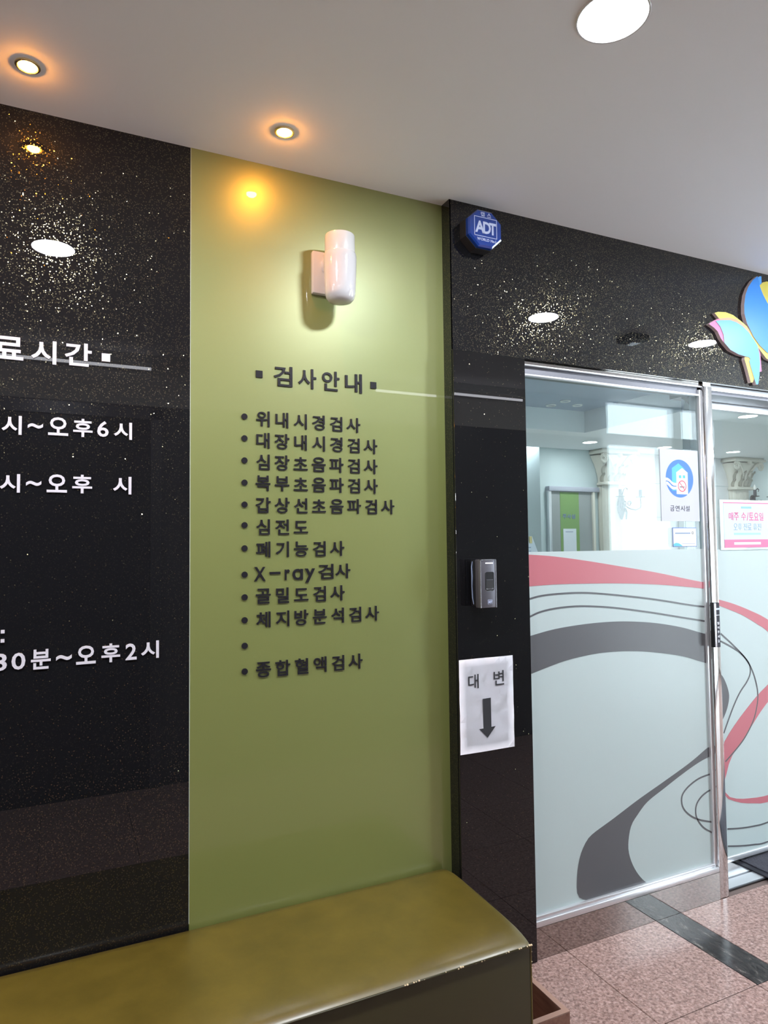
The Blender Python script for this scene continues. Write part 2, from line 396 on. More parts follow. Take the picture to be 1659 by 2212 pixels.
box('pane', 6.527, 6.533, -1.19, -.10, .12, 2.20, M['acrylic'], win3)
# street entrance: transom lights and doors
win2 = empty('window_2', (4.7, YO, 0), 'glazed street entrance with transom lights', None, None, 'structure')
for (a, b, c, d) in ((3.86, 3.93, 0, ZC), (4.65, 4.76, 0, ZC), (5.50, 5.62, 0, ZC), (3.93, 5.50, 2.155, 2.245), (3.93, 5.50, 2.492, ZC), (3.93, 5.50, 0, .10)):
    box('frame_bar', a, b, YO-.06, YO, c, d, M['alu'], win2)
for (a, b, c, d) in ((3.93, 4.65, 2.245, 2.492), (4.76, 5.50, 2.245, 2.492), (3.93, 4.65, .10, 2.155), (4.76, 5.50, .10, 2.155)):
    box('pane', a, b, YO-.034, YO-.028, c, d, M['acrylic'], win2)

# ---- clinic lobby behind the glass
lob = tag(box('wall_lobby', 5.06, 10.5, 4.5, 4.62, -.01, 2.80, M['lobby_wall']), 'pale mint lobby wall behind the glass', None, None, 'structure')
box('wall_return', 5.06, 5.16, 4.62, 7.0, -.01, 2.80, M['lobby_wall'], lob)
wl = tag(box('wall_inner', 1.30, 1.42, .14, 7.0, -.01, 2.80, M['lobby_wall']), 'pale side wall of the lobby', None, None, 'structure')
box('wall_far', 1.42, 5.06, 7.0, 7.1, -.01, 2.80, M['lobby_wall'], wl)
box('wall_east', 10.5, 10.6, .16, 4.5, -.01, 2.80, M['lobby_wall'], wl)
box('wall_inner_front', 6.5, 10.5, .06, .16, -.01, 2.80, M['lobby_wall'], wl)
lc = tag(box('ceiling_lobby', 4.842, 10.5, .16, 4.5, 2.50, 2.60, M['lobby_ceiling']), 'lobby ceiling with a recessed slate blue tray', None, None, 'structure')
box('soffit', 1.42, 4.842, 3.481, 7.0, 2.50, 2.60, M['lobby_ceiling'], lc)
box('soffit', 1.42, 4.842, .16, .75, 2.50, 2.60, M['lobby_ceiling'], lc)
box('bulkhead', 4.842, 4.90, .75, 3.481, 2.60, 2.72, M['lobby_ceiling'], lc)
box('bulkhead', 1.42, 4.90, 3.481, 3.54, 2.60, 2.72, M['lobby_ceiling'], lc)
box('bulkhead', 1.42, 4.90, .69, .75, 2.60, 2.72, M['lobby_ceiling'], lc)
p = box('tray', 1.42, 4.90, .69, 3.54, 2.72, 2.78, M['lobby_tray'], lc); p['label'] = 'slate blue ceiling recess'
# stone panels on the lobby wall between the pilasters
_stone = None
for row in range(6):
    z0 = -.005+.0+row*.431-.03
    for c in range(2):
        x0 = 6.30+c*.98
        bm = bmesh.new(); add_box(bm, x0+.003, x0+.977, 4.492, 4.5, max(z0, 0)+.003, min(z0+.428, 2.497), .003, 1)
        bm_obj('stone_panel', bm, M['stone'], lob)

# ---- fixed glass pane with frosted film
w1 = empty('window_1', (1.86, FY, 0), 'fixed glass pane with frosted film beside the black column', None, None, 'structure')
box('top_rail', 1.4235, 2.298, -.036, .03, 1.990, 2.006, M['skirt'], w1)
box('top_bead', 1.4235, 2.298, -.045, -.034, 1.984, 1.990, M['alu'], w1, .0015)
box('top_bead', 1.4235, 2.285, -.040, -.026, 1.950, 1.958, M['alu'], w1, .0015)
box('top_channel', 1.4235, 2.285, -.032, .02, 1.958, 1.990, M['alu_dark'], w1)
box('bottom_rail', 1.4235, 2.298, -.050, .01, .102, .121, M['alu'], w1, .002)
box('bottom_bead', 1.4235, 2.284, -.043, -.020, .121, .134, M['alu'], w1, .002)
box('jamb', 2.284, 2.298, -.040, .01, .121, 1.976, M['alu'], w1, .0015)
box('jamb', 1.4215, 1.4265, -.050, .0, .102, 1.976, M['alu'], w1)
gp = box('glass_pane', 1.426, 2.284, -.030, -.020, .134, 1.958, M['glass'], w1)
fi = box('frosted_film', 1.427, 2.284, FY+.0004, FY+.0012, .134, 1.3425, M['film'], w1); fi['label'] = 'pale frosted film'
RED_T = [[1.438,1.334],[1.546,1.326],[1.699,1.307],[1.861,1.283],[2.031,1.257],[2.212,1.224],[2.296,1.21]]
RED_B = [[1.439,1.225],[1.543,1.228],[1.658,1.227],[1.817,1.223],[1.943,1.217],[2.074,1.208],[2.21,1.195],[2.295,1.185]]
LN1 = [[1.44,1.182],[1.491,1.191],[1.565,1.195],[1.657,1.195],[1.735,1.19],[1.857,1.177],[2.027,1.155],[2.207,1.126],[2.292,1.115]]
LN2 = [[1.439,1.121],[1.482,1.135],[1.541,1.144],[1.617,1.148],[1.694,1.146],[1.814,1.135],[1.982,1.111],[2.159,1.081],[2.294,1.058]]
BAND_T = [[1.44,1.057],[1.539,1.073],[1.653,1.082],[1.772,1.085],[1.887,1.081],[2.024,1.067],[2.157,1.043],[2.249,1.019],[2.292,1.008]]
BAND_B = [[1.44,0.929],[1.573,0.959],[1.688,0.973],[1.784,0.977],[1.899,0.972],[2.019,0.958],[2.152,0.934],[2.244,0.908],[2.291,0.894]]
TAIL_U = [[2.294,0.571],[2.28,0.572],[2.18,0.528],[2.043,0.479],[1.912,0.434],[1.787,0.386],[1.699,0.354],[1.667,0.334],[1.639,0.295],[1.623,0.246],[1.617,0.19],[1.62,0.16],[1.635,0.143],[1.661,0.132]]
TAIL_L = [[2.293,0.537],[2.226,0.522],[2.133,0.49],[2.042,0.454],[1.954,0.418],[1.902,0.378],[1.876,0.352],[1.862,0.318],[1.856,0.271],[1.867,0.226],[1.894,0.178],[1.934,0.136],[1.976,0.117]]
CUR1 = [[2.291,0.467],[2.28,0.468],[2.223,0.461],[2.167,0.44],[2.134,0.414],[2.13,0.382],[2.145,0.354],[2.18,0.326],[2.225,0.305],[2.288,0.286]]
CUR2 = [[2.288,0.405],[2.277,0.407],[2.238,0.393],[2.209,0.369],[2.201,0.338],[2.211,0.307],[2.242,0.273],[2.288,0.245]]
_a, _b = FY-.0004, FY+.0003
band('red_sweep', RED_T, RED_B, _a, _b, M['film_red'], fi)
band('charcoal_sweep', BAND_T, BAND_B, _a, _b, M['film_grey'], fi)
band('charcoal_tail', TAIL_U, TAIL_L, _a, _b, M['film_grey'], fi)
for _c in (LN1, LN2, CUR1, CUR2): stroke('charcoal_line', _c, .0062, _a, _b, M['film_grey'], fi)
# ---- polished post between pane and door, skirting and threshold
post = tag(box('trim_1', 2.298, 2.346, -.050, .06, 0, 1.990, M['steel'], None, .003, 2), 'polished steel door post', None, None, 'structure')
box('post_collar', 2.300, 2.344, -.046, .05, 1.990, 2.006, M['steel'], post)
sk = tag(box('baseboard_right', 1.4235, 2.2975, -.050, .01, 0, .1015, M['skirt']), 'mirror polished steel skirting below the glass pane', None, None, 'structure')
sill = tag(box('trim_2', 2.346, 4.0, -.012, .040, -.0005, .004, M['alu']), 'flat steel door threshold', None, None, 'structure')
box('track_groove', 2.346, 4.0, .040, .052, -.0005, .002, M['alu_dark'], sill)
box('threshold_plate', 2.346, 4.0, .052, .20, -.0005, .004, M['alu'], sill)
box('front_lip', 2.346, 4.0, -.018, -.012, -.0005, .003, M['alu_dark'], sill)

# ---- sliding door leaf behind the pane
d1 = empty('door_1', (2.9, DY, 0), 'sliding glass door leaf with frosted film', None, None, 'structure')
box('header', 2.346, 4.3, -.02, .07, 1.985, 2.006, M['alu'], d1)
box('header_slot', 2.346, 4.3, -.010, .09, 1.972, 1.985, M['alu_dark'], d1)
box('header_cover', 2.346, 4.3, .09, .16, 1.98, 2.10, M['alu_dark'], d1)
box('leaf_top_rail', 2.40, 3.42, .108, .13, 1.945, 2.000, M['alu'], d1, .002)
box('leaf_bottom_rail', 2.40, 3.42, .106, .13, .024, .046, M['alu'], d1, .002)
box('leaf_stile', 2.40, 2.43, .108, .13, .046, 1.945, M['alu'], d1, .002)
box('leaf_stile', 3.39, 3.42, .108, .13, .046, 1.945, M['alu'], d1, .002)
box('leaf_glass', 2.43, 3.39, .1135, .1215, .046, 1.945, M['glass'], d1)
df = box('frosted_film', 2.43, 3.39, DY, DY+.001, .046, 1.337, M['film'], d1); df['label'] = 'pale frosted film'
D_RED1_T = [[2.543, 1.123], [2.633, 1.101], [2.741, 1.066], [2.857, 1.019], [3.08, 0.9], [3.38, 0.7]]
D_RED1_B = [[2.545, 1.097], [2.685, 1.05], [2.794, 0.999], [2.854, 0.965], [3.08, 0.8], [3.38, 0.56]]
D_RED2_L = [[3.38, 1.06], [3.1, 0.9], [2.84, 0.735], [2.777, 0.7], [2.696, 0.645], [2.617, 0.585], [2.544, 0.515], [2.531, 0.46], [2.522, 0.39], [2.53, 0.332], [2.55, 0.307], [2.57, 0.289], [2.612, 0.275], [2.676, 0.265], [2.813, 0.257], [3.08, 0.275], [3.38, 0.33]]
D_RED2_R = [[3.38, 1.0], [3.1, 0.83], [2.836, 0.66], [2.772, 0.611], [2.714, 0.559], [2.656, 0.508], [2.6, 0.464], [2.571, 0.425], [2.554, 0.385], [2.536, 0.352], [2.529, 0.317], [2.551, 0.289], [2.58, 0.274], [2.643, 0.252], [2.729, 0.236], [2.811, 0.228], [3.08, 0.24], [3.38, 0.29]]
D_LN1 = [[2.55,0.978],[2.624,0.924],[2.687,0.872],[2.723,0.832],[2.726,0.794],[2.702,0.759],[2.657,0.719],[2.61,0.659],[2.547,0.558]]
D_LN2 = [[2.548,0.946],[2.602,0.922],[2.666,0.888],[2.718,0.839],[2.753,0.777],[2.77,0.708],[2.761,0.649],[2.732,0.586],[2.679,0.526],[2.622,0.483],[2.551,0.439]]
D_LN3 = [[2.55, 0.16], [2.626, 0.149], [2.713, 0.142], [2.806, 0.142], [3.08, 0.165], [3.38, 0.22]]
D_LN4 = [[2.549, 0.089], [2.622, 0.076], [2.708, 0.065], [2.802, 0.06], [3.08, 0.085], [3.38, 0.14]]
D_BLOB = [[2.513,0.82],[2.546,0.803],[2.568,0.772],[2.584,0.734],[2.587,0.701],[2.573,0.659],[2.544,0.616],[2.5,0.571]]
_a, _b = DY-.0009, DY-.0002
band('red_sweep', D_RED1_T, D_RED1_B, _a, _b, M['film_red'], df)
band('red_curl', D_RED2_L, D_RED2_R, _a, _b, M['film_red'], df)
for _c in (D_LN1, D_LN2, D_LN3, D_LN4): stroke('charcoal_line', _c, .0062, _a-.0003, _b, M['film_grey'], df)
prism('charcoal_tip', smooth_line(D_BLOB), _a, _b, M['film_grey'], df)
# fixed pane past the door, out of the picture
box('side_pane', 3.46, 6.5, -.03, -.02, 0, 2.006, M['glass'], d1)
box('side_film', 3.46, 6.5, -.032, -.031, .05, 1.337, M['film'], d1)
box('side_post', 3.40, 3.46, -.05, .06, 0, 2.006, M['steel'], d1)

# ================================================================== LIGHT FITTINGS
def led_downlight(x, y, z, label, group, m='led', r=.0735, trim=.0045):
    L0, c0 = (LED_RADIANCE, (.90, .95, 1.0)) if m == 'led' else (LOBBY_RADIANCE, (.93, .97, 1.0))
    t = empty('led_downlight', (x, y, z), label, 'ceiling light', group)
    lathe('trim_ring', [(r, 0), (r+trim, 0), (r+trim, -.003), (r+trim-.0012, -.0042), (r, -.0038), (r, 0)], (x, y, z), M['white_plastic'], t, 40)
    lathe('diffuser', [(0, -.0034), (r*.9, -.0034), (r, -.0024), (r, -.0004)], (x, y, z), M['led'], t, 40)
    # the glowing face itself: a disk lamp of the diffuser's size
    l = bpy.data.lights.new('led_face', 'AREA'); l.shape = 'DISK'; l.size = 2*r; l.energy = L0*4*math.pi*r*r*LED_K; l.color = c0
    o = bpy.data.objects.new('led_face', l); o.location = (x, y, z-.0048); _place(o, t)
    return t
led_downlight(1.062, -.868, ZC, 'round white LED downlight, the one shining directly in view', 'LED downlights along the corridor')
for x, lb in ((-2.25, 'unseen white LED downlight added at the blind corridor end'), (-1.15, 'unseen white LED downlight added beyond the left edge of the picture'), (-.043, 'white LED downlight mirrored as an oval glare in the left black panel'), (2.170, 'white LED downlight mirrored in the lintel nearer the alarm box'), (3.300, 'white LED downlight mirrored in the lintel beside the butterfly emblem'), (4.41, 'unseen white LED downlight added nearest the street entrance'), (5.52, 'unseen white LED downlight added at the glazed corridor end')):  # two outermost at each end are unseen, added to light the corridor
    led_downlight(x, -.868, ZC, lb, 'LED downlights along the corridor')
def spot(x, y, label):
    t = empty('spot_downlight', (x, y, ZC), label, 'spotlight', 'warm halogen spots above the panels')
    lathe('trim_ring', [(.0275, 0), (.0275, -.0025), (.0255, -.0042), (.0225, -.0045), (.0195, -.0015), (.0190, -.0003)], (x, y, ZC), M['brass_ring'], t, 32)
    lathe('bulb', [(0, -.0115), (.006, -.0108), (.012, -.0082), (.0158, -.0042), (.0165, -.0003)], (x, y, ZC), M['halogen'], t, 12)
    l = bpy.data.lights.new('halogen_beam', 'SPOT'); l.energy = SPOT_WATT; l.color = (1.0, .30, .02); l.spot_size = math.radians(75); l.spot_blend = .7; l.shadow_soft_size = .015
    o = bpy.data.objects.new('halogen_beam', l); o.location = (x, y, ZC-.018); _place(o, t)
spot(-.086, -.183, 'warm halogen spot above the black panel')
spot(.538, -.182, 'warm halogen spot above the green panel')
spot(-.711, -.183, 'unseen warm halogen spot added just past the left edge of the picture')  # this spot and the next are unseen, added to brighten the left ceiling
spot(-1.336, -.183, 'unseen warm halogen spot added farthest past the left edge of the picture')
for a, b, lb in ((-2.3, .47, 'added slim linear lamp making the pale streak in the left black panel'), (1.90, 3.05, 'added slim linear lamp making the pale streak in the green panel and column')):  # unseen lamps, added so the glossy panels mirror pale streaks
    t = empty('added_streak_lamp', ((a+b)/2, YO, 2.42), lb, 'wall light', 'added linear lamps on the opposite wall')
    box('housing', a, b, YO, YO+.018, 2.408, 2.432, M['white_plastic'], t, .002)
    box('diffuser', a+.01, b-.01, YO+.018, YO+.024, 2.412, 2.428, M['strip'], t)
# lobby lights
for (x, y, lb) in ((5.35, 3.97, 'lobby LED downlight in front of the green striped door'), (6.49, 3.96, 'lobby LED downlight above the no smoking sign'), (7.67, 3.95, 'lobby LED downlight seen through the sliding door')):
    led_downlight(x, y, 2.50, lb, 'lobby downlights', 'lobby_led', .078)
for (x, y) in ((5.6, 2.2), (7.0, 2.2), (8.6, 2.2), (5.6, .9), (7.4, .9), (9.4, 3.95), (3.2, 3.95), (3.0, 5.2)):  # unseen downlights, added to brighten the lobby
    led_downlight(x, y, 2.50, 'unseen lobby LED downlight added to brighten the lobby', 'lobby downlights', 'lobby_led', .078)
for (x, y, lb) in ((4.306, 3.136, 'unlit ring light in the blue ceiling tray, nearest the glass'), (4.305, 3.345, 'unlit ring light in the blue ceiling tray, left of the three'), (4.548, 3.246, 'unlit ring light in the blue ceiling tray, right of the three')):
    t = empty('ring_light', (x, y, 2.72), lb, 'ceiling light', 'unlit ring lights')
    lathe('trim_ring', [(.034, 0), (.050, 0), (.050, -.006), (.044, -.010), (.034, -.006), (.034, 0)], (x, y, 2.72), M['candle'], t, 28)
    lathe('lens', [(0, -.002), (.034, -.002)], (x, y, 2.72), M['lobby_tray'], t, 28)

# ---- wall lamp on the green panel
LX, LY = .735, -.090
t = empty('wall_lamp', (LX, 0, 2.20), 'white wall lamp with opal jar shade on the green panel', 'wall lamp')
box('wall_plate', .674, .796, -.022, -.0012, 2.134, 2.264, M['white_plastic'], t, .004, 2)
# conical arm from the plate to the cap
tube('arm', [(LX, -.020, 2.222), (LX, -.045, 2.228), (LX, -.070, 2.232)], [.036, .033, .031], M['white_plastic'], t, 24)
lathe('cap', [(0, 2.290), (.040, 2.290), (.0435, 2.2885), (.0445, 2.285), (.0450, 2.238), (.0445, 2.234), (0, 2.234)], (LX, LY, 0), M['white_plastic'], t, 40)
lathe('opal_shade', [(.030, 2.236), (.0475, 2.233), (.0495, 2.227), (.0495, 2.215), (.0485, 2.180), (.0465, 2.135), (.0450, 2.113), (.041, 2.099), (.033, 2.0905), (.018, 2.087), (0, 2.0865)], (LX, LY, 0), M['opal'], t, 40)

# ================================================================== LETTERING
_gl = {}
def glyph(ch, off=0.0):
    k = (ch, off)
    if k in _gl: return _gl[k]
    c = bpy.data.curves.new('glyph', 'FONT'); c.body = ch; c.size = 1.0; c.extrude = .5; c.offset = off; c.resolution_u = 3
    o = bpy.data.objects.new('glyph', c); COL.objects.link(o)
    dg = bpy.context.evaluated_depsgraph_get(); dg.update()
    me = bpy.data.meshes.new_from_object(o.evaluated_get(dg))
    COL.objects.unlink(o); bpy.data.objects.remove(o); bpy.data.curves.remove(c)
    # text x -> X, text y -> Z, depth -> Y (front at y = -1, back at y = 0); origin at bbox lower left
    xs = [v.co.x for v in me.vertices]; ys = [v.co.y for v in me.vertices]
    x0, y0 = min(xs), min(ys)
    for v in me.vertices: v.co = Vector((v.co.x-x0, -(v.co.z+.5), v.co.y-y0))
    me.materials.clear(); me.update()
    _gl[k] = (me, max(xs)-x0, max(ys)-y0); return _gl[k]
_gm = {}
def letter(ch, x, z, w, h, y_back, depth, m, parent, off=0.0, name='letter', keep=False):
    """one character fitted to a box w x h with its lower left corner at (x, z)"""
    me, gw, gh = glyph(ch, off)
    k = (me.name, m.name)
    if k not in _gm:
        c = me.copy(); c.materials.append(m); _gm[k] = c
    o = bpy.data.objects.new(name, _gm[k])
    s = h/gh; sx = s if keep else w/gw
    o.location = (x, y_back, z); o.scale = (sx, depth, s)
    return _place(o, parent)
def text_row(s, x, z, adv, h, y_back, depth, m, parent, off=0.0, ref='검', wk=1.0):
    """a row of characters at one scale, h = height of the reference syllable"""
    _, _, rh = glyph(ref, off); k = h/rh
    for i, ch in enumerate(s):
        if ch == ' ': continue
        me, gw, gh = glyph(ch, off)
        cw = gw*k*wk; hh = min(gh*k, h*1.06); dz = (h-hh)*.5
        letter(ch, x+i*adv+(h-cw)*.5, z+dz, cw, hh, y_back, depth, m, parent, off)

BOLD = .015
GY = -.0012
def disc(name, x, z, r, y0, y1, m, parent, seg=20):
    return prism(name, [(x+r*math.cos(2*math.pi*i/seg), z+r*math.sin(2*math.pi*i/seg)) for i in range(seg)], y1, y0, m, parent)
t = empty('sign_heading', (.70, GY, 1.845), 'dark raised heading between two square dots on the green panel', 'lettering')
for x in (.5036, .8691): box('square_dot', x, x+.0198, GY-.0035, GY, 1.8635, 1.884, M['letter_dark'], t)
for i, ch in enumerate('검사안내'):
    letter(ch, .5576+i*.0752, 1.8440, .0565, .0602, GY, .0035, M['letter_dark'], t, BOLD)
ROWS = [('위내시경검사', 1.7205, 1.746, 'first row of dark lettering under the heading, six syllables'),
        ('대장내시경검사', 1.6572, 1.683, 'second row of dark lettering under the heading'),
        ('심장초음파검사', 1.5940, 1.619, 'third row of dark lettering under the heading'),
        ('복부초음파검사', 1.5327, 1.555, 'fourth row of dark lettering under the heading'),
        ('갑상선초음파검사', 1.4689, 1.492, 'longest row of dark lettering, eight syllables'),
        ('심전도', 1.4055, 1.433, 'shortest row of dark lettering, three syllables'),
        ('폐기능검사', 1.3406, 1.367, 'five syllable row of dark lettering just above the X-ray row'),
        (None, 1.2725, 1.292, 'row of dark lettering beginning with the Latin word X-ray'),
        ('골밀도검사', 1.2066, 1.228, 'five syllable row of dark lettering just below the X-ray row'),
        ('체지방분석검사', 1.1392, 1.163, 'seven syllable row of dark lettering above the lone dot'),
        (None, None, 1.091, 'lone dark dot in the list, its row empty'),
        ('종합혈액검사', .9972, 1.019, 'lowest row of dark lettering on the green panel')]
for s, z, bz, lab in ROWS:
    t = empty('sign_row', (.47, GY, bz), lab, 'lettering', 'rows of lettering on the green panel')
    disc('bullet', .4700, bz, .0088, GY, GY-.0035, M['letter_dark'], t)
    if s: text_row(s, .5020, z, .0571, .0448, GY, .0035, M['letter_dark'], t, BOLD, wk=1.05)
    elif z:
        for ch, x, w, h, dz in (('X', .4976, .0334, .0405, 0), ('r', .5885, .0150, .0310, .0005), ('ɑ', .6120, .0318, .0322, 0), ('y', .6500, .0315, .0420, -.0095)):
            letter(ch, x, z+dz, w, h, GY, .0035, M['letter_dark'], t, .018)
        box('letter', .5430, .5750, GY-.0035, GY, z+.0185, z+.0252, M['letter_dark'], t)
        for ch, x in (('검', .6920), ('사', .7470)): letter(ch, x, z, .0480, .0445, GY, .0035, M['letter_dark'], t, BOLD)

WM = M['letter_white']
def wrow(lab, items, y=0.0, sq=None):
    t = empty('sign_row', (items[0][1], y, items[0][2]), lab, 'lettering', 'white lettering on the black panel')
    for ch, x0, z0, w, h in items:
        letter(ch, x0, z0, w, h, y, .004, WM, t, .020 if not ch.isascii() else .014)
    return t
t = wrow('white heading with a square dot on the black panel', [('료', -.1590, 1.8490, .0640, .0580), ('시', -.0774, 1.8462, .0579, .0602), ('간', .0001, 1.8485, .0642, .0606)])
box('square_dot', .0887, .1094, -.006, 0, 1.8666, 1.8878, WM, t)
wrow('white row of lettering with the digit 6', [('시', -.1408, 1.6592, .0444, .0478), ('~', -.0829, 1.6775, .0346, .0130), ('오', -.0366, 1.6628, .0469, .0469), ('후', .0217, 1.6620, .0465, .0475), ('6', .0794, 1.6653, .0278, .0419), ('시', .1204, 1.6612, .0452, .0460)])
wrow('white row of lettering with a missing digit before its last syllable', [('시', -.1430, 1.5133, .0448, .0465), ('~', -.0850, 1.5310, .0346, .0130), ('오', -.0382, 1.5158, .0471, .0463), ('후', .0210, 1.5146, .0474, .0484), ('시', .1192, 1.5143, .0457, .0470)])
t = empty('sign_row', (-.131, 0, 1.142), 'white colon at the left edge of the black panel', 'lettering', 'white lettering on the black panel')
for z in (1.1426, 1.1650): box('colon_dot', -.1353, -.1272, -.006, 0, z, z+.0080, WM, t)
wrow('lowest white row of lettering with the digits 30 and 2', [('3', -.1491, 1.0735, .0279, .0418), ('0', -.1112, 1.0734, .0305, .0411), ('분', -.0684, 1.0703, .0444, .0490), ('~', -.0120, 1.0880, .0364, .0135), ('오', .0346, 1.0743, .0465, .0467), ('후', .0944, 1.0741, .0456, .0481), ('2', .1532, 1.0761, .0277, .0425), ('시', .1921, 1.0762, .0453, .0459)])

# ================================================================== THINGS ON THE COLUMN AND LINTEL
# ---- siren box
SX, SZ = 1.2435, 2.4035
t = empty('siren_box', (SX, -.05, SZ), 'blue octagonal alarm siren box in the lintel corner under the ceiling', 'alarm box')
def octo(r, c=.42):
    q = r*c; return [(SX-q, SZ+r*.95), (SX+q, SZ+r*.95), (SX+r, SZ+q), (SX+r, SZ-q), (SX+q, SZ-r*.95), (SX-q, SZ-r*.95), (SX-r, SZ-q), (SX-r, SZ+q)]
prism('housing', octo(.0665), -.086, -.050, M['soft_black'], t)
bm = bmesh.new()
f0 = [bm.verts.new((x, -.086, z)) for x, z in octo(.0650)]; f1 = [bm.verts.new((x, -.098, z)) for x, z in octo(.0645)]; f2 = [bm.verts.new((x, -.103, z)) for x, z in octo(.0590)]
for a, b in ((f0, f1), (f1, f2)):
    for i in range(8): bm.faces.new((a[i], a[(i+1) % 8], b[(i+1) % 8], b[i]))
bm.faces.new(f2)
lens = bm_obj('blue_lens', bm, M['blue_plastic'], t)
Y = -.103
fr = [(SX-.044, SX+.044, SZ-.0285, SZ-.0265), (SX-.044, SX+.044, SZ+.0345, SZ+.0365), (SX-.044, SX-.042, SZ-.0285, SZ+.0365), (SX+.042, SX+.044, SZ-.0285, SZ+.0365)]
for a, b, c, d in fr: box('emblem_frame', a, b, Y-.0006, Y, c, d, M['pale_print'], lens)
for ch, x, w in (('A', SX-.0405, .036), ('D', SX-.010, .030), ('T', SX+.0140, .0265)): letter(ch, x, SZ-.0175, w, .040, Y, .0008, M['pale_print'], lens, .030)
for ch, x in (('캡', SX-.0185), ('스', SX+.0065)): letter(ch, x, SZ+.0395, .0150, .0140, Y, .0008, M['pale_print'], lens, .012)
x = SX-.0335
for ch in 'WORLD No.1':
    if ch == ' ': x += .004; continue
    _, gw, gh = glyph(ch, .020); k = .0095/.75; hh = gh*k
    letter(ch, x, SZ-.0425, gw*k*.95, hh, Y, .0008, M['pale_print'], lens, .020); x += gw*k*.95+.0010

# ---- fingerprint reader
CY = -.0585
t = empty('fingerprint_reader', (1.218, CY, 1.17), 'grey fingerprint reader on the black column', 'door reader')
box('backing', 1.1890, 1.2440, -.0900, CY, 1.1735, 1.3190, M['black_plastic'], t, .003)
bd = box('body', 1.1880, 1.2490, -.118, -.0900, 1.1705, 1.3225, M['gunmetal'], t, .002)
for a in (1.1882, 1.2455): box('side_rail', a, a+.0035, -.1195, -.116, 1.1705, 1.3225, M['silver'], t)
box('top_rail', 1.1882, 1.2490, -.1195, -.116, 1.3200, 1.3228, M['silver'], t)
_ind = box('indicator_light', 1.2085, 1.2370, -.1192, -.1175, 1.3095, 1.3122, mat('indicator', (.8, .8, .9, 1), .4, emit=(.9, .9, 1, 1), emit_s=1.2), t, .0006)
_ind.data.materials[0].cycles.emission_sampling = 'NONE'
def rrect(x0, x1, z0, z1, r, n=5):
    out = []
    for cx, cz, a0 in ((x1-r, z1-r, 0), (x0+r, z1-r, 90), (x0+r, z0+r, 180), (x1-r, z0+r, 270)):
        for i in range(n+1):
            a = math.radians(a0+90*i/n); out.append((cx+r*math.cos(a), cz+r*math.sin(a)))
    return out
prism('window_rim', rrect(1.2060, 1.2405, 1.2225, 1.2835, .007), -.1186, -.117, M['silver'], t)
sw = prism('sensor_window', rrect(1.2066, 1.2400, 1.2245, 1.2832, .0065), -.1192, -.117, M['black_plastic'], t)
prism('sensor_pad', rrect(1.2085, 1.2365, 1.2275, 1.2580, .004), -.1202, -.1190, M['soft_black'], sw)
box('pad_edge', 1.2095, 1.2355, -.1206, -.1190, 1.2578, 1.2592, M['gunmetal'], sw)
prism('pad_lip', [(1.2090, 1.2320), (1.2090, 1.2285), (1.2360, 1.2290), (1.2362, 1.2330), (1.2290, 1.2305), (1.2225, 1.2295), (1.2150, 1.2305)], -.1207, -.1190, M['silver'], sw)
em = prism('emblem_plate', rrect(1.2155, 1.2320, 1.1815, 1.1955, .001), -.1190, -.117, M['pale_print'], t)
prism('emblem_field', rrect(1.2162, 1.2313, 1.1822, 1.1948, .001), -.1194, -.1188, M['gunmetal'], em)
for ch, x in (('A', 1.2165), ('D', 1.2212), ('T', 1.2258)): letter(ch, x, 1.1850, .0052, .0075, -.1193, .0005, M['pale_print'], em, .03)
# silicone smeared behind the reader
tube('sealant', [(1.1885, -.074, 1.3160), (1.1870, -.0715, 1.300), (1.1872, -.073, 1.270), (1.1868, -.072, 1.235), (1.1872, -.074, 1.20), (1.1885, -.078, 1.180)], [.0015, .0022, .0024, .0016, .0018, .0010], M['print_grey'], t, 6)

# ---- paper notice on the column
t = empty('paper_notice', (1.243, CY, .707), 'white paper notice with a black down arrow taped to the black column', 'notice')
bm = bmesh.new(); nx, nz = 8, 12; gv = {}
rnd = random.Random(3)
for i in range(nx+1):
    for j in range(nz+1):
        u, v = i/nx, j/nz
        x = 1.1395+u*.2065+.002*v*-1+.002; z = .7075+v*.297
        y = CY-.0008-.0022*abs(math.sin(u*3.1+v*2.0))*(.4+.6*abs(math.sin(v*5)))-.0012*math.sin(v*11+u*4)**2
        gv[i, j] = bm.verts.new((x, y, z))
for i in range(nx):
    for j in range(nz): bm.faces.new((gv[i, j], gv[i+1, j], gv[i+1, j+1], gv[i, j+1]))
bmesh.ops.solidify(bm, geom=list(bm.faces), thickness=.0002)
bm_obj('sheet', bm, M['paper'], t, True)
PY = CY-.0035
letter('대', 1.1730, .9105, .0390, .0450, PY, .0006, M['ink'], t, .004)
letter('변', 1.2700, .9130, .0400, .0465, PY, .0006, M['ink'], t, .004)
prism('arrow', [(1.2265, .8745), (1.2570, .8755), (1.2575, .7825), (1.2735, .7830), (1.2425, .7500), (1.2110, .7805), (1.2270, .7810)], PY-.0006, PY, M['ink'], t)

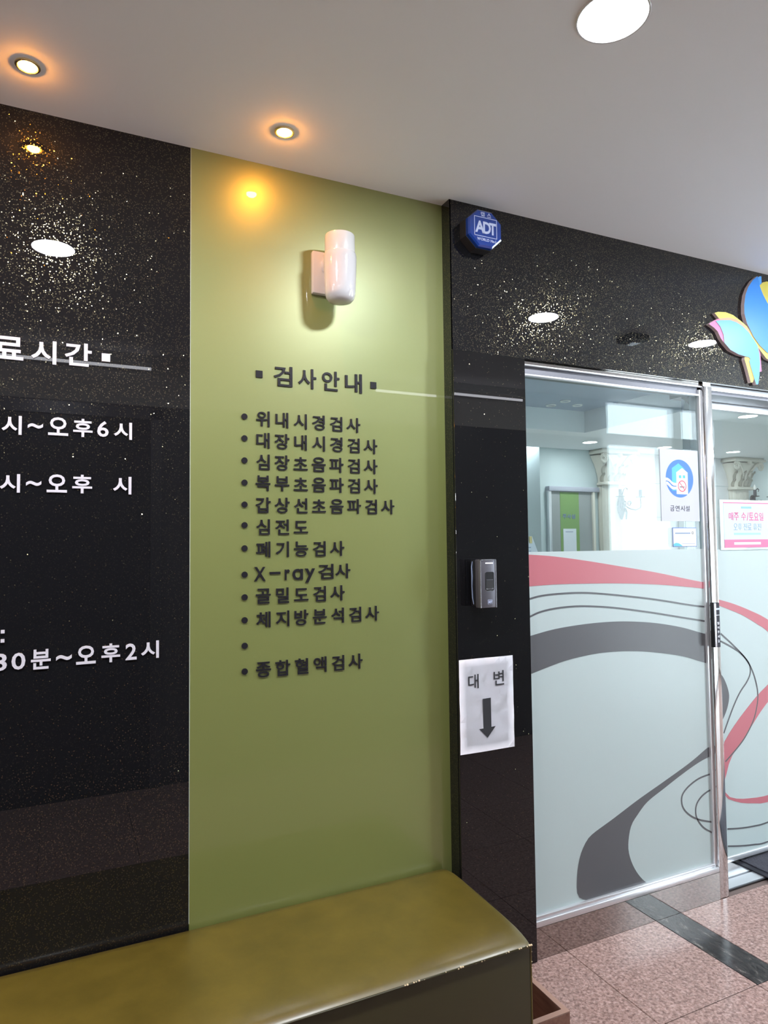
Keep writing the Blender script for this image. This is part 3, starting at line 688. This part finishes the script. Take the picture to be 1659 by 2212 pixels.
# ---- push plate on the post
t = empty('push_plate', (2.308, -.05, .96), 'black push plate with white vertical lettering on the steel post', 'handle')
box('body', 2.2935, 2.3245, -.0665, -.0500, .960, 1.1330, M['black_plastic'], t, .0015)
box('grip_strip', 2.2940, 2.3045, -.0690, -.0660, .9615, 1.1315, M['silver'], t, .001)
pl = box('face', 2.3050, 2.3235, -.0680, -.0660, .9615, 1.1315, mat('charcoal_face', (.05, .05, .062, 1), .7, spec=.15), t)
box('white_band', 2.3055, 2.3230, -.0684, -.0678, 1.1050, 1.1120, M['pale_print'], pl)
box('white_line', 2.3055, 2.3230, -.0684, -.0678, 1.0835, 1.0855, M['print_white'], pl)
for i, ch in enumerate('밀어주세요'): letter(ch, 2.3095, 1.0480-i*.0172, .0100, .0105, -.0680, .0006, M['print_white'], pl, .016)

# ---- no smoking sign and certificate on the pane
SY = FY
t = empty('no_smoking_sign', (2.17, SY, 1.45), 'white no smoking sign with a blue round emblem stuck on the glass', 'sign')
box('card', 2.0690, 2.2745, SY-.0015, SY+.0008, 1.4515, 1.7300, M['sign_white'], t)
EY = SY-.0015
em = disc('blue_disc', 2.1710, 1.6175, .0740, EY, EY-.0004, M['sky_blue'], t, 48)
E0 = EY-.0004
N_HOUSE1 = [[2.13,1.657],[2.166,1.677],[2.202,1.654],[2.184,1.658],[2.154,1.641],[2.152,1.6],[2.139,1.6],[2.129,1.605]]
N_HOUSE2 = [[2.153,1.641],[2.185,1.659],[2.214,1.642],[2.213,1.556],[2.152,1.557]]
N_W1 = [[2.166,1.63],[2.179,1.631],[2.179,1.619],[2.166,1.619]]
N_W2 = [[2.187,1.631],[2.2,1.631],[2.2,1.619],[2.187,1.619]]
N_WAVE1_T = [[2.095,1.619],[2.106,1.618],[2.118,1.612],[2.129,1.604],[2.141,1.6],[2.153,1.6]]
N_WAVE1_B = [[2.095,1.608],[2.106,1.607],[2.116,1.603],[2.126,1.595],[2.138,1.589],[2.152,1.589]]
N_WAVE2_T = [[2.096,1.603],[2.105,1.603],[2.116,1.596],[2.126,1.588],[2.138,1.585],[2.152,1.585]]
N_WAVE2_B = [[2.1,1.593],[2.106,1.591],[2.116,1.583],[2.127,1.576],[2.137,1.574],[2.152,1.575]]
N_BAR = [[2.128,1.573],[2.151,1.574],[2.151,1.57],[2.129,1.57]]
prism('pale_house', N_HOUSE1, E0-.0003, E0, M['pale_blue'], em)
prism('pale_bar', N_BAR, E0-.0003, E0, M['pale_blue'], em)
band('smoke_wave', N_WAVE1_T, N_WAVE1_B, E0-.0005, E0-.0001, M['print_white'], em)
band('smoke_wave', N_WAVE2_T, N_WAVE2_B, E0-.0005, E0-.0001, M['print_white'], em)
prism('white_house', N_HOUSE2, E0-.0006, E0, M['print_white'], em)
for w in (N_W1, N_W2): prism('house_window', w, E0-.0009, E0-.0006, M['pale_blue'], em)
# prohibition ring, bar and cigarette
_c = (2.182, 1.588); _o = E0-.0006
def ring(name, cx, cz, r0, r1, y0, y1, m, parent, seg=32):
    bm = bmesh.new(); A = []; Bv = []
    for i in range(seg):
        a = 2*math.pi*i/seg; A.append(bm.verts.new((cx+r0*math.cos(a), y1, cz+r0*math.sin(a)))); Bv.append(bm.verts.new((cx+r1*math.cos(a), y1, cz+r1*math.sin(a))))
    for i in range(seg): j = (i+1) % seg; bm.faces.new((A[i], A[j], Bv[j], Bv[i]))
    r = bmesh.ops.extrude_face_region(bm, geom=list(bm.faces)); bmesh.ops.translate(bm, vec=(0, y0-y1, 0), verts=[g for g in r['geom'] if isinstance(g, bmesh.types.BMVert)])
    return bm_obj(name, bm, m, parent)
box('cigarette', 2.169, 2.195, _o-.0003, _o, 1.5835, 1.5865, M['ink'], em)
ring('red_ring', _c[0], _c[1], .0185, .0225, _o, _o-.0004, M['print_red'], em)
prism('red_bar', [(2.1665, 1.6020), (2.1690, 1.6045), (2.1975, 1.5740), (2.1950, 1.5715)], _o-.0005, _o-.0001, M['print_red'], em)
for i, ch in enumerate('금연시설'): letter(ch, 2.1160+i*.0275, 1.4905, .0215, .0215, EY, .0005, M['ink'], t, .002)

t = empty('certificate_card', (2.19, SY, 1.353), 'small blue edged certificate card below the no smoking sign', 'card')
box('card', 2.1250, 2.2535, SY-.0012, SY+.0008, 1.3520, 1.4270, mat('card_edge_blue', (.12, .20, .50, 1), .5), t, .001)
cf = box('face', 2.1275, 2.2505, SY-.0016, SY-.0012, 1.3545, 1.4235, M['print_white'], t)
prism('blue_hill', [(2.1280, 1.3550), (2.1280, 1.3640), (2.1400, 1.3680), (2.1550, 1.3665), (2.1680, 1.3600), (2.1760, 1.3550)], SY-.0019, SY-.0016, M['pale_blue'], cf)
box('text_line', 2.1370, 2.2200, SY-.0019, SY-.0016, 1.4020, 1.4075, M['print_grey'], cf)
box('text_line', 2.1580, 2.2240, SY-.0019, SY-.0016, 1.3925, 1.3960, M['pale_print'], cf)
box('text_line', 2.1720, 2.2450, SY-.0019, SY-.0016, 1.3630, 1.3645, M['print_grey'], cf)
ring('emblem', 2.2320, 1.4060, .0035, .0055, SY-.0016, SY-.0019, M['ink'], cf, 16)

# ---- poster in an acrylic holder on the door glass
PYf = .1115
t = empty('poster_holder', (2.76, PYf, 1.333), 'pale blue poster with rose lettering in an acrylic holder on the sliding door', 'poster')
box('acrylic_back', 2.566, 2.960, PYf-.0030, PYf+.0015, 1.333, 1.553, mat('acrylic_pale', (.62, .74, .76, 1), .15, coat=1), t, .002)
po = box('poster', 2.588, 2.938, PYf-.0040, PYf-.0030, 1.343, 1.544, M['poster'], t)
_p0, _p1 = PYf-.0040, PYf-.0046
box('top_line', 2.588, 2.938, _p1, _p0, 1.5370, 1.5415, M['poster_pink'], po)
box('rose_band', 2.588, 2.938, _p1, _p0, 1.3430, 1.3790, M['poster_pink'], po)
box('small_tag', 2.7010, 2.7670, _p1, _p0, 1.5150, 1.5240, mat('tag_blue', (.22, .42, .62, 1), .5), po)
for ch, x, w in (('매', 2.6200, .0290), ('주', 2.6530, .0310), ('수', 2.7000, .0310), ('/', 2.7350, .0130), ('토', 2.7500, .0300), ('요', 2.7830, .0300), ('일', 2.8170, .0280)):
    letter(ch, x, 1.4620, w, .0360, _p0, .0006, M['poster_pink'], po, .022)
for ch, x in (('오', 2.6490), ('후', 2.6770), ('진', 2.7120), ('료', 2.7400), ('휴', 2.7760), ('진', 2.8040)):
    letter(ch, x, 1.4200, .0240, .0300, _p0, .0006, M['print_grey'], po, 0.0)
box('text_line', 2.6500, 2.8230, _p1, _p0, 1.3990, 1.4080, mat('line_blue', (.30, .50, .66, 1), .5), po)
box('text_line', 2.6480, 2.8210, _p1-.0004, _p1, 1.3560, 1.3670, mat('rose_text', (.72, .55, .66, 1), .5), po)

# ---- butterfly emblem on the lintel
t = empty('butterfly_emblem', (2.6, -.05, 2.02), 'large blue, yellow and pink butterfly emblem on the black lintel', 'emblem')
B_BIG = [[2.625,2.481],[2.593,2.458],[2.564,2.424],[2.546,2.39],[2.536,2.346],[2.535,2.309],[2.548,2.271],[2.566,2.247],[2.587,2.218],[2.624,2.186],[2.667,2.161],[2.757,2.15],[2.772,2.249],[2.727,2.325],[2.679,2.377],[2.656,2.406],[2.638,2.438],[2.632,2.461]]
B_PALE = [[2.628,2.474],[2.645,2.485],[2.655,2.486],[2.655,2.451],[2.636,2.435]]
B_YEL = [[2.634,2.44],[2.659,2.46],[2.684,2.468],[2.719,2.464],[2.75,2.442],[2.763,2.384],[2.727,2.325],[2.679,2.377],[2.656,2.406]]
B_YEL2 = [[2.361,2.289],[2.381,2.296],[2.425,2.301],[2.47,2.295],[2.514,2.277],[2.551,2.259],[2.584,2.226],[2.624,2.186],[2.667,2.161],[2.757,2.15],[2.756,2.117],[2.665,2.136],[2.616,2.177],[2.587,2.209],[2.558,2.246],[2.521,2.268],[2.484,2.279],[2.439,2.28],[2.387,2.269]]
B_PEACH = [[2.387,2.269],[2.439,2.28],[2.484,2.279],[2.521,2.268],[2.558,2.246],[2.587,2.209],[2.612,2.179],[2.586,2.202],[2.557,2.233],[2.52,2.255],[2.483,2.266],[2.446,2.27],[2.391,2.262]]
B_PINK = [[2.325,2.239],[2.354,2.256],[2.387,2.27],[2.391,2.262],[2.363,2.256],[2.389,2.235],[2.406,2.204],[2.408,2.173],[2.391,2.189],[2.374,2.215],[2.353,2.228]]
B_LOW = [[2.363,2.256],[2.391,2.262],[2.446,2.27],[2.483,2.266],[2.52,2.255],[2.557,2.233],[2.586,2.208],[2.608,2.184],[2.618,2.151],[2.62,2.111],[2.613,2.058],[2.603,2.02],[2.591,2.019],[2.581,2.042],[2.554,2.112],[2.561,2.123],[2.551,2.129],[2.54,2.129],[2.491,2.134],[2.443,2.147],[2.408,2.173],[2.406,2.204],[2.389,2.235]]
B_TAIL = [[2.53,2.128],[2.551,2.129],[2.561,2.123],[2.554,2.112],[2.581,2.042],[2.573,2.026],[2.561,2.025],[2.541,2.085],[2.528,2.117]]
B_PINK2 = [[2.608,2.184],[2.616,2.177],[2.628,2.152],[2.632,2.078],[2.618,2.075],[2.62,2.111],[2.618,2.151]]
def wing(name, pts, y0, y1, m):
    o = prism(name, pts, y1, y0, m, t); o.data.materials.append(M['logo_edge'])
    for p in o.data.polygons:
        if abs(p.normal.y) < .5: p.material_index = 1
    return o
wing('yellow_lower_wing', B_YEL2, -.050, -.063, M['logo_yellow'])
wing('yellow_tail', B_TAIL, -.050, -.064, M['logo_yellow'])
wing('pink_tail', B_PINK2, -.050, -.0632, M['logo_pink'])
wing('pink_edge', B_PINK, -.050, -.064, M['logo_pink'])
wing('peach_band', B_PEACH, -.050, -.0645, M['logo_peach'])
wing('lower_wing', B_LOW, -.050, -.066, M['logo_sky'])
wing('pale_tip', B_PALE, -.050, -.062, M['logo_sky'])
wing('upper_wing', B_BIG, -.050, -.066, M['logo_blue'])
wing('yellow_upper_wing', B_YEL, -.050, -.065, M['logo_yellow'])

# ================================================================== BENCH, BOX, MAT
XB0, XB1, YB0, YB1, ZB = -2.2, 1.121, -.462, -.006, .352
bench = empty('bench', (0, -.23, 0), 'olive leatherette bench along the panelled wall', 'bench')
# seat: crowned cushion, rolled front edge and rounded back corner
def seat_profile():
    return [(YB0, ZB-.013), (YB0-.001, ZB-.007), (YB0+.006, ZB-.002), (YB0+.018, ZB+.002), (YB0+.036, ZB+.0055), (YB0+.065, ZB+.0085), (YB0+.12, ZB+.0095), (-.22, ZB+.0075), (-.10, ZB+.005), (-.04, ZB+.002), (-.016, ZB-.002), (YB1-.002, ZB-.012), (YB1, ZB-.04)]
bm = bmesh.new(); prof = seat_profile(); stations = []
for x, inset, drop in [(XB0, 0, 0)]+[(XB0+(XB1-.10-XB0)*k/16, 0, 0) for k in range(1, 17)]+[(XB1-.06, .0, .0), (XB1-.03, .0, .001), (XB1-.014, .001, .003), (XB1-.005, .004, .007), (XB1, .008, .014)]:
    ring_ = []
    for (y, z) in prof:
        yy = y
        if inset: yy = y+(inset if y < -.3 else (-inset*3 if y > -.05 else 0))
        sk_ = max(0.0, (x-.6)/(XB1-.6))          # the end is cut slightly out of square
        ring_.append(bm.verts.new((x+sk_*(yy+.006)*.040, yy, z-drop)))
    stations.append(ring_)
for a, b in zip(stations, stations[1:]):
    for i in range(len(prof)-1): bm.faces.new((a[i], b[i], b[i+1], a[i+1]))
bm_obj('seat', bm, M['leather'], bench, True, math.radians(50))
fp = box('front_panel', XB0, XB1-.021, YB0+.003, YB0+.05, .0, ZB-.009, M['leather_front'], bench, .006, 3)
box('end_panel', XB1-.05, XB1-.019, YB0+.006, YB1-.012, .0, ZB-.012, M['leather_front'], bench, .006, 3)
box('core', XB0+.01, XB1-.03, YB0+.02, YB1-.01, .0, ZB-.03, M['soft_black'], bench)
tube('seam', [(XB0, YB0-.001, ZB-.010)]+[(XB0+(XB1-XB0-.021)*k/20, YB0-.001, ZB-.0095+.0006*math.sin(k*2.1)) for k in range(1, 21)], .0022, M['leather_front'], bench, 6)
tube('corner_seam', [(XB1-.021, YB0+.004, ZB-.012), (XB1-.021, YB0+.004, .01)], .0022, M['leather'], bench, 6)
rnd = random.Random(11)
for x in (.735, .741, .758, .764, .772, .786, .845, .880, .887, .893, .930, .947, .955, 1.020, 1.028, 1.060, 1.066, 1.085, 1.092, 1.098):
    r = rnd.uniform(.0016, .0034)
    lathe('worn_spot', [(0, -r*.7), (r*.7, -r*.5), (r, 0), (r*.7, r*.5), (0, r*.7)], (x, YB0-.0016, ZB-.0085+rnd.uniform(-.001, .001)), M['chip'], bench, 7)
for z in (.325, .300, .285, .262): lathe('worn_spot', [(0, -.002), (.0014, 0), (0, .002)], (XB1-.020, YB0+.0015, z), M['chip'], bench, 6)

t = empty('wooden_box', (1.19, -.29, 0), 'open brown wooden box on the floor beside the bench', 'box')
bx0, bx1, by0, by1, bh, w = 1.108, 1.242, -.434, -.180, .12, .016
box('front_board', bx0, bx1, by0, by0+w, .0, bh-.001, M['wood'], t, .001, 1)
box('back_board', bx0, bx1, by1-w, by1, .0, bh-.001, M['wood'], t, .001, 1)
box('side_board', bx1-w, bx1, by0+w, by1-w, .0, bh-.001, M['wood'], t, .001, 1)
box('side_board', bx0, bx0+w, by0+w, by1-w, .0, bh-.001, M['wood'], t, .001, 1)
box('bottom_board', bx0+w, bx1-w, by0+w, by1-w, .0, .012, M['wood'], t)
for a in ((bx0, bx1, by0, by0+w), (bx0, bx1, by1-w, by1), (bx1-w, bx1, by0+w, by1-w), (bx0, bx0+w, by0+w, by1-w)): box('rim_strip', *a, bh-.001, bh+.001, M['wood_light'], t)

t = empty('doormat', (3.1, .2, 0), 'dark grey textured doormat at the sliding door', 'doormat')
box('border', 2.600, 3.75, -.42, .85, .004, .010, M['mat_edge'], t, .002)
box('pile', 2.630, 3.72, -.39, .82, .008, .0150, M['mat'], t, .003)

# ---- ceiling sensor mirrored in the lintel
t = empty('ceiling_sensor', (2.83, -.93, ZC), 'black ceiling sensor seen as a dim reflection in the lintel', 'sensor')
box('housing', 2.765, 2.895, -.99, -.87, ZC-.035, ZC, M['soft_black'], t, .006)
box('lens_bar', 2.80, 2.86, -.965, -.90, ZC-.045, ZC-.035, M['silver'], t, .003)

# ================================================================== LOBBY THINGS
d2 = empty('door_2', (5.48, 4.45, 0), 'grey treatment room door with a green stripe in the lobby', None, None, 'structure')
box('frame_head', 5.137, 5.90, 4.43, 4.50, 1.985, 2.040, M['sign_white'], d2, .003)
box('frame_jamb', 5.137, 5.175, 4.44, 4.50, 0, 1.985, M['alu'], d2, .002)
box('frame_jamb', 5.80, 5.835, 4.44, 4.50, 0, 1.985, M['carved'], d2, .002)
lf = box('leaf', 5.175, 5.80, 4.465, 4.499, .01, 1.985, M['door_grey'], d2)
box('green_stripe', 5.318, 5.600, 4.462, 4.465, .02, 1.975, M['door_green'], lf)
for i, ch in enumerate('주사실'): letter(ch, 5.350+i*.066, 1.660, .058, .055, 4.462, .004, M['print_grey'], lf, .02)
t = empty('door_notice', (5.45, 4.46, 1.2), 'white printed sheet taped on the green striped door', 'notice')
box('sheet', 5.354, 5.548, 4.458, 4.4615, 1.270, 1.541, M['print_white'], t)
box('text_line', 5.385, 5.50, 4.4570, 4.458, 1.500, 1.507, M['print_grey'], t)

def pilaster(x, lab, shaft=.34, top=2.50):
    t = empty('pilaster', (x, 4.45, 0), lab, 'pilaster', 'ivory pilasters in the lobby')
    yb = 4.4915
    # fluted half-round shaft
    bm = bmesh.new(); n = 44; prof = []
    for i in range(n+1):
        a = math.pi*i/n; r = shaft/2*(1-.045*(abs(math.sin(a*9))**.6)); prof.append((x-r*math.cos(a), yb-.10*1.0*math.sin(a)*(r/(shaft/2))-.02))
    lo = [bm.verts.new((p[0], p[1], .0)) for p in prof]; hi = [bm.verts.new((p[0], p[1], 2.07)) for p in prof]
    for i in range(n): bm.faces.new((lo[i], lo[i+1], hi[i+1], hi[i]))
    bl = [bm.verts.new((prof[k][0], yb, z)) for k, z in ((0, 0), (n, 0), (n, 2.07), (0, 2.07))]
    bm.faces.new((bl[0], lo[0], hi[0], bl[3])); bm.faces.new((lo[n], bl[1], bl[2], hi[n]))
    bm.faces.new([bl[3]]+hi+[bl[2]])
    bm_obj('shaft', bm, M['carved'], t)
    def slab(name, hw, dep, z0, z1, bev): return box(name, x-hw, x+hw, yb-dep, yb, z0, z1, M['carved'], t, bev, 3)
    slab('necking', .195, .150, 2.070, 2.098, .010); slab('necking', .178, .138, 2.098, 2.110, .004)
    # bell, flaring upward
    bm = bmesh.new(); rings_ = []
    for z, hw, dep in ((2.108, .165, .125), (2.16, .170, .130), (2.24, .190, .145), (2.33, .225, .165), (2.40, .265, .190), (2.43, .280, .200)):
        rg = []
        for i in range(15):
            a = math.pi*i/14; rg.append(bm.verts.new((x-hw*math.cos(a), yb-dep*math.sin(a)**.7, z)))
        rings_.append(rg)
    for a, b in zip(rings_, rings_[1:]):
        for i in range(14): bm.faces.new((a[i], a[i+1], b[i+1], b[i]))
    bell = bm_obj('capital_bell', bm, M['carved'], t, True)
    slab('abacus', .305, .235, 2.445, 2.478, .008); slab('abacus', .285, .215, 2.478, 2.4995, .004)
    # two tiers of curled leaves
    def leaf(cx, cy, z0, h, w, out, dx):
        bm = bmesh.new(); rows = []
        for k in range(7):
            s = k/6; ww = w*(.75+.5*math.sin(s*math.pi))*(1-.45*s); o_ = out*(s**2.2)*1.0; zz = z0+h*(s if s < .8 else .8+.2*math.sin((s-.8)*5*1.2)*.3)
            rw = []
            for j in range(-2, 3):
                f = j/2; rw.append(bm.verts.new((cx+dx*s+f*ww/2, cy-o_-.014*(1-f*f), zz-.03*abs(f)*s)))
            rows.append(rw)
        for a, b in zip(rows, rows[1:]):
            for j in range(4): bm.faces.new((a[j], a[j+1], b[j+1], b[j]))
        bmesh.ops.solidify(bm, geom=list(bm.faces), thickness=.008)
        bm_obj('leaf', bm, M['carved'], t, True)
    for k in range(5):
        f = (k-2)/2; leaf(x+f*.150, yb-.125*math.cos(f*1.1)-.006, 2.112, .13, .085, .045, f*.02)
    for k in range(4):
        f = (k-1.5)/1.5; leaf(x+f*.145, yb-.135*math.cos(f*.9)-.006, 2.20, .15, .085, .055, f*.035)
    # corner scrolls
    for s in (-1, 1):
        pts = []
        for k in range(30):
            a = k/29*2.3*2*math.pi; r = .062*(1-k/34); pts.append((x+s*(.235-r*math.cos(a)*1.0), yb-.195, 2.385+r*math.sin(a)))
        tube('scroll', pts, [.017*(1-.5*k/29) for k in range(30)], M['carved'], t, 7)
        tube('scroll_stem', [(x+s*.05, yb-.15, 2.25), (x+s*.09, yb-.17, 2.33), (x+s*.17, yb-.19, 2.42), (x+s*.24, yb-.2, 2.435)], [.012, .014, .016, .014], M['carved'], t, 7)
    lathe('rosette', [(0, -.03), (.02, -.026), (.034, -.012), (.038, 0)], (x, yb-.205, 2.435), M['carved'], t, 12, 'Y')
    return t
pilaster(6.10, 'ivory fluted pilaster with scroll capital behind the fixed glass pane')
pilaster(8.42, 'ivory fluted pilaster with scroll capital seen through the sliding door')
def sconce(x, z, lab):
    y = 4.349
    t = empty('candle_sconce', (x, y, z), lab, 'wall light', 'wrought iron sconces')
    # pointed back plate
    prism('back_plate', [(x-.055, z-.03), (x-.03, z+.075), (x, z+.10), (x+.03, z+.075), (x+.055, z-.03), (x+.035, z-.13), (x, z-.20), (x-.035, z-.13)], y-.012, y+.02, M['iron'], t)
    for s in (-1, 1):
        def P(dx, dz, dy=0): return (x+s*dx, y-.03-dy, z+dz)
        tube('arm', [P(.01, -.02), P(.05, -.07, .05), P(.11, -.09, .09), P(.16, -.06, .12), P(.165, -.0, .12), P(.16, .06, .12)], .0075, M['iron'], t, 7)
        cv_ = [P(.04+.035*math.cos(a)*(1-a/14), -.01+.035*math.sin(a)*(1-a/14), .06) for a in [k*.5 for k in range(16)]]
        tube('curl', cv_, .006, M['iron'], t, 6)
        lathe('drip_pan', [(.0, 0), (.052, .004), (.056, .012), (.0, .008)], P(.16, .06, .12), M['iron'], t, 14)
        lathe('candle_sleeve', [(.020, .008), (.020, .095), (0, .095)], P(.16, .06, .12), M['iron'], t, 12)
        lathe('bulb', [(.010, .095), (.018, .115), (.016, .135), (.004, .165), (0, .168)], P(.16, .06, .12), M['candle'], t, 12)
    tube('crook', [(x-.02, y-.03, z+.03), (x-.03, y-.05, z+.10), (x-.02, y-.06, z+.16), (x+.02, y-.06, z+.185), (x+.045, y-.06, z+.165), (x+.035, y-.06, z+.145)], .007, M['iron'], t, 7)
    tube('pendant', [(x+.03, y-.03, z-.06), (x+.045, y-.035, z-.12), (x+.04, y-.03, z-.20)], [.012, .014, .008], M['iron'], t, 7)
    return t
sconce(6.165, 1.85, 'wrought iron candle sconce on the pilaster behind the fixed pane')
sconce(8.55, 1.90, 'wrought iron candle sconce on the pilaster seen through the sliding door')

# counter stand with a sheet, just inside the pane
t = empty('counter', (1.95, .62, 0), 'white lobby counter just inside the glass behind the film', 'counter')
box('body', 1.44, 2.05, .50, .90, 0, 1.24, M['lobby_ceiling'], t, .004); box('top', 1.43, 2.07, .48, .92, 1.24, 1.27, M['stone'], t, .004)
t = empty('notice_stand', (1.94, .6, 1.27), 'slanted white notice stand with yellow tape at the lower left of the clear glass', 'notice stand')
bm = bmesh.new()
q = [(1.86, .585, 1.27), (1.988, .585, 1.27), (1.962, .625, 1.405), (1.85, .625, 1.405)]
vv = [bm.verts.new(p) for p in q]; bm.faces.new(vv); bmesh.ops.solidify(bm, geom=list(bm.faces), thickness=.004); bm_obj('board', bm, M['print_white'], t)
box('tape', 1.938, 1.952, .613, .619, 1.372, 1.404, M['clip'], t)
for k in range(4): box('text_line', 1.875, 1.935-.004*k, .600-.006*k, .6035-.006*k, 1.352-.017*k, 1.355-.017*k, M['print_grey'], t)
